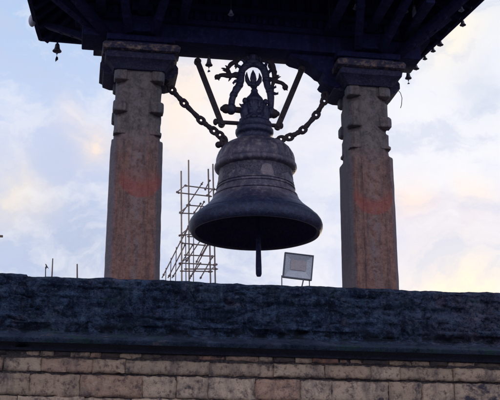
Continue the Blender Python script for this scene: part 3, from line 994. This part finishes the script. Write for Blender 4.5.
# ------------------------------------------------------------------ chains
def chain(label, nodes, endpin):
    pts = [P(*q) for q in nodes]
    c = thing('hanging_chain', label, 'chain', pts[0], 'chains holding the great bell')
    for i in range(len(pts)-1):
        a, b = pts[i], pts[i+1]
        d = (b-a); ln = d.length; d.normalize()
        flat = Vector((0, 1, 0)) if i % 2 == 0 else Vector((0.35, 0.8, 0.45)).normalized()
        n = d.cross(flat).normalized(); w = n.cross(d).normalized()
        s = MB()
        # dog-bone link: eye, bar, eye
        for (cc, sg) in ((a, 1), (b, -1)):
            c0 = cc + d*sg*0.008
            ring = [c0 + (d*math.cos(2*math.pi*k/18)*1.25 + n*math.sin(2*math.pi*k/18))*0.030 for k in range(19)]
            s.tube(ring, 0.0165, 8)
        if ln > 0.13:
            s.tube([a + d*0.036, a + d*0.06, a.lerp(b, 0.5), b - d*0.06, b - d*0.036], [0.021, 0.030, 0.024, 0.030, 0.021], 10)
        s.build('link', M['iron'], c)
    e = MB()
    p, q = P(*endpin[0]), P(*endpin[1])
    e.tube([p, q], 0.024, 10)
    e.ball(p, 0.036, 1, 1, 1, 12)
    e.ball(p.lerp(q, 0.35), 0.044, 0.9, 1, 1, 12)
    e.build('anchor_pin', M['iron'], c)
    return c
chain('rusty iron chain from the left pillar down to the bell shoulder', [(164, 80), (172, 90), (184, 103.3), (201, 120.3), (214, 131), (220, 135), (224, 140), (223, 144)], ((218.5, 144.8), (240, 145)))
chain('rusty iron chain from the right pillar down to the bell shoulder', [(325, 95), (324.3, 101), (316.2, 115), (303, 130), (289.5, 137.3), (281, 139.2), (276, 142.5)], ((277, 141.5), (262, 144)))

# ------------------------------------------------------------------ small hanging bells
def small_bell_proto(top, drop, leaf):
    """origin at the crown of the bell; string goes up by drop"""
    pass
PR = [(0.0, 0.0), (0.10, -0.01), (0.19, -0.06), (0.25, -0.20), (0.28, -0.45), (0.34, -0.66), (0.44, -0.80), (0.5, -0.86), (0.5, -0.92), (0.44, -0.92), (0.3, -0.7), (0.0, -0.5)]
def small_bell(label, px, py, wpx, Y, cord_to, leaf=None, cat='bell', leaf_len=0.0, h=1.0, mat='brass'):
    p = P(px, py, Y)
    w = wpx*Y/F_PX*1.15
    t = thing('small_bell', label, cat, p, 'small bells hung under the roof')
    b = MB().lathe(p, [(r*w, z*w*h) for r, z in PR], 20)
    b.ball(p + Vector((0, 0, 0.06*w)), 0.10*w, 1, 1, 1.2, 8)
    b.build('bell_cup', M[mat], t)
    c = P(*cord_to, Y) if len(cord_to) == 2 else Vector(cord_to)
    MB().tube([p + Vector((0, 0, 0.08*w)), c], 0.005, 6).build('cord', M['cord'], t)
    e = p + Vector((0.0, 0, -1.15*w*h))
    cm = MB().tube([p + Vector((0, 0, -0.5*w*h)), e], 0.005, 6)
    cm.ball(e, 0.11*w, 1, 1, 1.2, 8)
    k = cm.build('clapper', M['brass'], t)
    if leaf:
        e2 = e + Vector((0, 0, -0.03))
        lf = MB()
        ln = leaf
        q = [Vector((0, 0, 0)), Vector((0.016, 0.004, -0.25*ln)), Vector((0.018, 0.010, -0.55*ln)), Vector((-0.012, 0.004, -ln)), Vector((-0.014, -0.004, -0.6*ln)), Vector((-0.008, -0.002, -0.25*ln))]
        vs = [e2 + v for v in q] + [e2 + v + Vector((0, 0.006, 0)) for v in q]
        n = len(q)
        lf.add(vs, [tuple(range(n)), tuple(range(2*n-1, n-1, -1))] + [(i, (i+1) % n, (i+1) % n+n, i+n) for i in range(n)])
        lf.tube([e, e2], 0.003, 5)
        lf.build('wind_leaf', M['bronze_dark'], k)
    return t
small_bell('small bell with a leaf shaped tongue under the left back eave corner', 57.5, 43.5, 8.5, 11.05, (57.5, 40.0), leaf=0.075, h=1.05)
small_bell('small black bell under the lintel just right of the left strap', 209, 58.2, 7.2, 10.25, (209, 55), leaf=0.03, h=1.15)
small_bell('small brown bell hanging right of the right capital in open sky', 408, 71.5, 6.6, 11.08, (408.5, 66), leaf=0.02, h=1.25)
small_bell('small bell on the right eave edge with a long thread below', 462.5, 20.5, 6.5, 9.82, (462, 15), h=0.9)
def hung(px, py, Y):
    p = P(px, py, Y)
    return (p.x, p.y, 7.0 + 0.02 + min((Y-8.82)/1.25, 0.99)*1.33)
small_bell('small pale bell in front of the frieze above the left strap', 231, 10.5, 6.0, 9.86, hung(231, 10.5, 9.86), h=0.85, mat='brass_pale')
small_bell('small pale bell high in front of the frieze by the right pillar', 355.5, 4.5, 6.0, 9.86, hung(355.5, 4.5, 9.86), h=0.85, mat='brass_pale')
small_bell('small dim bell low in front of the frieze left of the right pillar', 329.5, 22, 5.0, 9.86, hung(329.5, 22, 9.86), h=1.0, mat='brass_pale')
small_bell('small pale bell beside the hanging glass jar under the roof', 405.5, 7.5, 6.0, 9.80, hung(405.5, 7.5, 9.8), h=0.9, mat='brass_pale')
small_bell('small dim bell near the right eave above the eave knobs', 461, 6.5, 6.0, 9.45, (P(461, 6.5, 9.45).x, P(461, 6.5, 9.45).y, 7.05), h=0.85, mat='brass_pale')
for (px, py, w_, lab) in ((440.6, 41.5, 8.0, 'small brown bell tucked under the right eave, topmost of the row of four'), (433.6, 48.5, 6.5, 'small brown bell tucked under the right eave, second down its row of four'),
                       (425.4, 56.5, 6.0, 'small brown bell tucked under the right eave, third down its row of four'), (416.6, 65.5, 7.5, 'small brown bell tucked under the right eave, lowest of the row of four')):
    q = eave_pt(px, py)
    small_bell(lab, px-0.6, py-0.3, w_*0.82, q.y-0.01, (px-3, py-4), h=0.72)
# pale jar lamp beside the bell
p = P(414, 10, 9.80)
jar = thing('glass_jar', 'pale glass jar lamp hung under the roof beside a small bell', 'jar', p + Vector((0, 0, -0.09)))
MB().lathe(p, [(0.0, 0.03), (0.014, 0.03), (0.016, 0.005), (0.024, -0.01), (0.025, -0.085), (0.018, -0.095), (0.0, -0.095)], 16).build('jar_body', M['pale'], jar)
MB().lathe(p, [(0.017, 0.031), (0.019, 0.033), (0.019, 0.05), (0.006, 0.056), (0.0, 0.057)], 14).tube([p + Vector((0, 0, 0.055)), hung(414, 10, 9.8)], 0.004, 6).build('cap', M['brass'], jar)

# thin loose wire beside right pillar
w = MB()
pts = [P(393, 84, 10.45), P(397, 89, 10.45), P(400.5, 93, 10.45), P(402, 98, 10.45), P(401.5, 105, 10.45), P(400.5, 108, 10.45)]
w.tube(pts, 0.004, 6)
wo = w.build('loose_wire', M['cord'], base=pts[0])
wo['label'] = 'thin loose wire curling down from the right capital'
wo['category'] = 'wire'

# ------------------------------------------------------------------ floodlight on the parapet
FY = 9.16
c = at(298.3, 266.3, FY)
base = at(296, 282, FY); 
fl = thing('floodlight', 'square grey LED floodlight tilted on the parapet right of the bell', 'floodlight', base)
a = at(285.6, 253, FY); b = at(314.4, 255.2, FY); d_ = at(282.5, 277.6, FY)
W = (b-a).length; H = (d_-a).length
rot = Matrix.Rotation(R(-3), 4, 'Z') @ Matrix.Rotation(R(4), 4, 'X') @ Matrix.Rotation(R(5.2), 4, 'Y')
mt = Matrix.Translation(c) @ rot
def loc(x, y, z):
    return mt @ Vector((x, y, z))
MB().box((-W/2+0.001, 0.026, -H/2+0.001), (W/2-0.001, 0.05, H/2-0.001), 0.008, mt).box((-W/2+0.03, 0.048, -H/2+0.03), (W/2-0.03, 0.07, H/2-0.03), 0.006, mt).build('casing', M['lampgrey'], fl)
# rim, sloped reflector, lens
rim = MB()
w1, h1, w2, h2 = W/2-0.008, H/2-0.008, W*0.26, H*0.20
rim_v = []
for (ww, hh, yy) in ((W/2, H/2, 0.03), (W/2, H/2, -0.008), (w1, h1, -0.008), (w1-0.004, h1-0.004, 0.0)):
    rim_v += [loc(-ww, yy, -hh), loc(ww, yy, -hh), loc(ww, yy, hh), loc(-ww, yy, hh)]
rim.add(rim_v, [(r*4+k, r*4+(k+1) % 4, (r+1)*4+(k+1) % 4, (r+1)*4+k) for r in range(3) for k in range(4)])
rim.build('rim', M['lampgrey'], fl, smooth=False)
rf = MB()
v_ = []
for (ww, hh, yy, oz) in ((w1-0.004, h1-0.004, 0.0, 0), (w2, h2, 0.020, 0.012)):
    v_ += [loc(-ww, yy-0.002, -hh+oz), loc(ww, yy-0.002, -hh+oz), loc(ww, yy-0.002, hh+oz), loc(-ww, yy-0.002, hh+oz)]
rf.add(v_, [(k, (k+1) % 4, (k+1) % 4+4, k+4) for k in range(4)])
rf.build('reflector', M['bezel'], fl, smooth=False)
le = MB()
le.box((-w2, 0.012, -h2+0.012), (w2, 0.016, h2+0.012), 0.0, mt)
le.build('lens', M['led'], fl, smooth=False)
zt = 3.69
for (px, py) in ((282.2, 277), (309.8, 279)):
    q = at(px, py, FY)
    MB().tube([q + Vector((0, 0.02, 0.02)), Vector((q.x, FY+0.02, zt))], 0.005, 6).build('bracket_leg', M['lampgrey'], fl)
q = at(303.5, 279.5, FY)
MB().tube([q, Vector((at(300.5, 284, FY).x, FY+0.01, zt))], 0.006, 6).build('cable', M['lampgrey'], fl)

# ------------------------------------------------------------------ thin rods on the parapet at left
def rod(label, base_px, top_px, Y, r=0.005, leaf=None, name='thin_rod'):
    a = at(*base_px, Y); b = at(*top_px, Y)
    a.z = 3.62
    t = thing(name, label, 'rod' if leaf is None else 'dry plant', a)
    mid = a.lerp(b, 0.55) + Vector((0.006, 0, 0))
    MB().tube([a, mid, b], [r*1.2, r, r*0.8], 7).build('stem' if leaf else 'shaft', M['leaf'] if leaf else M['steel'], t)
    return t, b
rod('thin upright rod on the parapet nearest the left pillar', (77, 274), (77.2, 264), 9.30, 0.0075)
rod('taller thin leaning rod on the parapet beside the leafy stem', (51, 273), (52.8, 258.5), 9.30, 0.0065)
t, b = rod('thin dry stem with one dark leaf standing on the parapet', (45.2, 273), (45.6, 267), 9.30, 0.005, True, 'dry_stem')
lf = MB()
q = [(45.2, 263.6), (46.3, 264.2), (47.0, 265.6), (48.6, 268.2), (46.8, 267.0), (46.2, 268.6), (45.6, 267.2), (45.8, 265.4)]
lf.prism([(at(a_, b_, 9.29).x, at(a_, b_, 9.29).z) for a_, b_ in q], 9.29, 9.31)
lf.build('leaf', M['leaf'], t)
for tt in list(COL.objects):
    if tt.name.startswith('thin_rod'):
        tt['group'] = 'thin stems and rods on the parapet'
t['group'] = 'thin stems and rods on the parapet'

# lamp arm reaching in from a post left of the view
LA = 14.0
tip = at(3.0, 236.3, LA)
lpx = tip.x - 0.55
lpost = thing('utility_post', 'dark post arm whose square tip reaches in at the left edge', 'post', (lpx, LA, 0))
MB().tube([(lpx, LA, 0), (lpx, LA, tip.z+0.5)], [0.07, 0.05], 12).build('post', M['steel'], lpost)
MB().beam((lpx, LA, tip.z), tip, 0.03, 0.028, 0.004).build('arm', M['steel'], lpost)

# ------------------------------------------------------------------ scaffold tower far behind
SY, SB = 40.0, 41.3
q0 = at(181.5, 278, SY)
sc = thing('scaffold_tower', 'tall thin pipe scaffold with sloping stair rails rising behind the parapet', 'scaffold', (q0.x+0.6, SY+0.6, 0))
def pole(pxa, pxb, Y, mat, r=0.032):
    b = at(*pxb, Y); a = at(*pxa, Y)
    d = (b-a)/(b.z-a.z)
    a0 = a - d*a.z
    k = MB()
    k.tube([a0, a.lerp(a0, 0.4), a, b], r, 7)
    k.build('upright', mat, sc)
pole((181.8, 278), (181.2, 171), SY, M['bamboo'])
pole((189.2, 278), (188.6, 160), SB, M['bamboo'])
pole((210.5, 278), (208.3, 169), SY, M['steel'])
pole((215.2, 278), (212.9, 164), SB, M['steel'])
pole((186.0, 278), (185.6, 233), SB, M['steel'], 0.02)
pole((193.5, 278), (193.6, 228), SY, M['steel'], 0.02)
def rail(a, b, Ya, Yb=None, nm='ledger', r=0.026):
    p = at(*a, Ya); q = at(*b, Yb or Ya)
    k = MB()
    k.tube([p, q], r, 7)
    for e in (p.lerp(q, 0.06), p.lerp(q, 0.94)):
        k.ball(e, 0.048, 1, 1, 1, 8)
    k.build(nm, M['steel'], sc)
for (a, b, Y) in (((184, 185.5), (216.5, 189.6), SB), ((176.5, 192.5), (212, 196.5), SY), ((186, 205), (213, 207.2), SB), ((179, 213), (212, 214.5), SY),
                  ((187, 236.5), (217, 237.5), SB), ((180, 235), (213, 233.5), SY), ((181, 243), (206, 245.5), SY), ((184, 255), (214, 256.2), SB),
                  ((180, 263), (216, 265), SY), ((184, 269), (218, 269), SB), ((180, 271), (213, 271.5), SY)):
    rail(a, b, Y)
for (a, b) in (((176.5, 192.5), (186, 185)), ((206.5, 196), (214, 188)), ((179.5, 213), (190, 204)), ((209, 234.5), (216, 226)), ((179, 236), (189, 228)), ((208.5, 272), (217, 264)), ((179, 264), (190, 256)), ((208.5, 215), (214, 206))):
    rail(a, b, SY, SB, 'transom', 0.024)
for (a, b) in (((162, 278), (190, 223)), ((172, 278), (194, 243)), ((181, 215), (203, 182)), ((197, 214.5), (204.5, 201)), ((194, 213), (201, 203)), ((190, 278), (209, 243)), ((186, 262), (203, 236.5)), ((189, 279), (201, 262.5)), ((180, 243), (191, 222)), ((196, 263), (209, 237)), ((168, 278), (186, 243)), ((200, 279), (213, 256)), ((184, 236), (196, 214)), ((205, 190), (210, 180)), ((201, 256), (214, 233))):
    rail(a, b, SY+0.4, None, 'stair_rail', 0.024)
for (x_, y_) in ((166, 268), (171, 258), (176.3, 247)):
    p = at(x_, y_, SY+0.4)
    MB().tube([p, Vector((p.x, p.y, p.z-2.5))], 0.018, 7).build('baluster', M['steel'], sc)

# ------------------------------------------------------------------ sky
SUN_AZ_PX, SUN_EL = 468, R(7)
sd = ray(468, 300); sd.z = 0; sd.normalize()
az = math.atan2(sd.x, sd.y)
sun_dir = Vector((math.sin(az)*math.cos(SUN_EL), math.cos(az)*math.cos(SUN_EL), math.sin(SUN_EL)))
sl = bpy.data.lights.new('sun', 'SUN')
sl.energy = 0.6
sl.angle = R(12)
sl.color = (1.0, 0.82, 0.62)
so = bpy.data.objects.new('sun', sl)
COL.objects.link(so)
so.rotation_euler = (-sun_dir).to_track_quat('-Z', 'Y').to_euler()

W_ = bpy.data.worlds.new('World')
S.world = W_
W_.use_nodes = True
nt = W_.node_tree
for n in list(nt.nodes):
    nt.nodes.remove(n)
out = N(nt, 'ShaderNodeOutputWorld')
sky = N(nt, 'ShaderNodeTexSky', sky_type='NISHITA')
sky.sun_disc = False
sky.sun_elevation = SUN_EL
sky.sun_rotation = az
bg1 = N(nt, 'ShaderNodeBackground'); bg1.inputs[1].default_value = 0.10
L(nt, sky.outputs[0], bg1.inputs[0])
gen = N(nt, 'ShaderNodeTexCoord').outputs['Generated']
nrm = N(nt, 'ShaderNodeVectorMath', operation='NORMALIZE'); L(nt, gen, nrm.inputs[0])
dirv = nrm.outputs[0]
# cloud-warped direction
wn = N(nt, 'ShaderNodeTexNoise'); wn.inputs['Scale'].default_value = 9; wn.inputs['Detail'].default_value = 7; wn.inputs['Roughness'].default_value = 0.6
L(nt, dirv, wn.inputs['Vector'])
ws = N(nt, 'ShaderNodeVectorMath', operation='SUBTRACT'); L(nt, wn.outputs['Color'], ws.inputs[0]); ws.inputs[1].default_value = (0.5, 0.5, 0.5)
wm = N(nt, 'ShaderNodeVectorMath', operation='SCALE'); L(nt, ws.outputs[0], wm.inputs[0]); wm.inputs['Scale'].default_value = 0.085
wa = N(nt, 'ShaderNodeVectorMath', operation='ADD'); L(nt, dirv, wa.inputs[0]); L(nt, wm.outputs[0], wa.inputs[1])
wnm = N(nt, 'ShaderNodeVectorMath', operation='NORMALIZE'); L(nt, wa.outputs[0], wnm.inputs[0])
warp = wnm.outputs[0]
def lobe(vec, d, deg, amp):
    """soft bank of sky round the direction d, about deg degrees wide"""
    dn = N(nt, 'ShaderNodeVectorMath', operation='DOT_PRODUCT')
    L(nt, vec, dn.inputs[0]); dn.inputs[1].default_value = d.normalized()
    k = 1.0/(1-math.cos(R(deg)))
    e = mathn(nt, 'EXPONENT', mathn(nt, 'MULTIPLY', mathn(nt, 'SUBTRACT', dn.outputs['Value'], 1.0), k))
    return mathn(nt, 'MULTIPLY', e, amp)
def lin(r, g, b):
    f = lambda c: ((c/255+0.055)/1.055)**2.4 if c > 10 else c/255/12.92
    return (f(r), f(g), f(b))
sep = N(nt, 'ShaderNodeSeparateXYZ'); L(nt, dirv, sep.inputs[0])
el = sep.outputs[2]
# base veil of cloud: lilac low, bluer high
base = ramp(nt, el, [(0.0, lin(196, 204, 228)), (0.24, lin(200, 210, 236)), (0.36, lin(203, 213, 240)), (0.47, lin(178, 202, 240)), (0.62, lin(120, 150, 215)), (1.0, lin(96, 124, 196))])
# dome behind the view brightened as added fill for the front faces
back = mathn(nt, 'MULTIPLY_ADD', sep.outputs[1], -0.5, 0.5)
base = mix(nt, ramp(nt, back, [(0.12, 0.0), (0.70, 1.0)]), base, (0.86, 0.90, 1.16))
def paint(col, d, deg, amp, rgb, vec=None):
    return mix(nt, lobe(vec or warp, d, deg, amp), col, rgb)
col = base
col = paint(col, ray(60, 20), 4.5, 0.6, lin(182, 203, 234))
col = paint(col, ray(430, 140), 7.0, 0.85, lin(238, 239, 246))
col = paint(col, ray(500, 60), 6.0, 0.7, lin(243, 244, 248))
col = paint(col, ray(240, 115), 4.0, 0.95, lin(247, 240, 240))
col = paint(col, ray(60, 165), 2.6, 0.75, lin(192, 203, 233))
col = paint(col, ray(180, 105), 2.3, 0.95, lin(254, 237, 222))
col = paint(col, ray(92, 140), 1.15, 0.95, lin(253, 233, 218))
col = paint(col, ray(70, 112), 0.9, 0.6, lin(244, 234, 232))
col = paint(col, ray(10, 198), 1.9, 1.0, lin(254, 238, 218))
col = paint(col, ray(36, 205), 1.2, 0.7, lin(248, 236, 226))
col = paint(col, ray(70, 255), 4.0, 0.98, lin(180, 192, 220))
col = paint(col, ray(0, 250), 2.2, 0.8, lin(182, 196, 226))
col = paint(col, ray(230, 246), 3.0, 0.97, lin(184, 197, 227))
col = paint(col, ray(315, 225), 2.3, 0.85, lin(200, 209, 235))
col = paint(col, ray(460, 32), 1.8, 0.85, lin(255, 244, 224))
col = paint(col, ray(490, 85), 1.3, 0.7, lin(208, 216, 234))
col = paint(col, ray(418, 228), 2.0, 0.8, lin(216, 214, 233))
col = paint(col, ray(470, 222), 1.6, 0.6, lin(224, 218, 230))
col = paint(col, ray(408, 203), 1.1, 0.75, lin(251, 228, 216))
col = paint(col, ray(470, 192), 1.0, 0.6, lin(252, 234, 222))
col = paint(col, sun_dir, 5.0, 0.6, lin(255, 232, 206), dirv)
col = paint(col, ray(465, 302), 2.8, 0.95, lin(255, 238, 212), dirv)
# broken cloud edges and fine wisps
cn = tex_noise(nt, stretch(nt, warp, (1, 1, 2.1)), 11, 10, 0.6)
col = mix(nt, ramp(nt, cn, [(0.49, 0.0), (0.60, 0.42)]), col, lin(243, 242, 244))
col = mix(nt, ramp(nt, cn, [(0.38, 0.50), (0.48, 0.0)]), col, lin(192, 203, 229))
bg2 = N(nt, 'ShaderNodeBackground'); bg2.inputs[1].default_value = 1.0
L(nt, col, bg2.inputs[0])
ms = N(nt, 'ShaderNodeMixShader'); ms.inputs[0].default_value = 0.93
L(nt, bg1.outputs[0], ms.inputs[1]); L(nt, bg2.outputs[0], ms.inputs[2])
L(nt, ms.outputs[0], out.inputs[0])

S.view_settings.view_transform = 'Standard'
S.view_settings.look = 'None'
S.view_settings.exposure = 0.15
S.view_settings.gamma = 1.0
S.render.engine = 'CYCLES'
S.cycles.max_bounces = 6
S.cycles.use_denoising = True
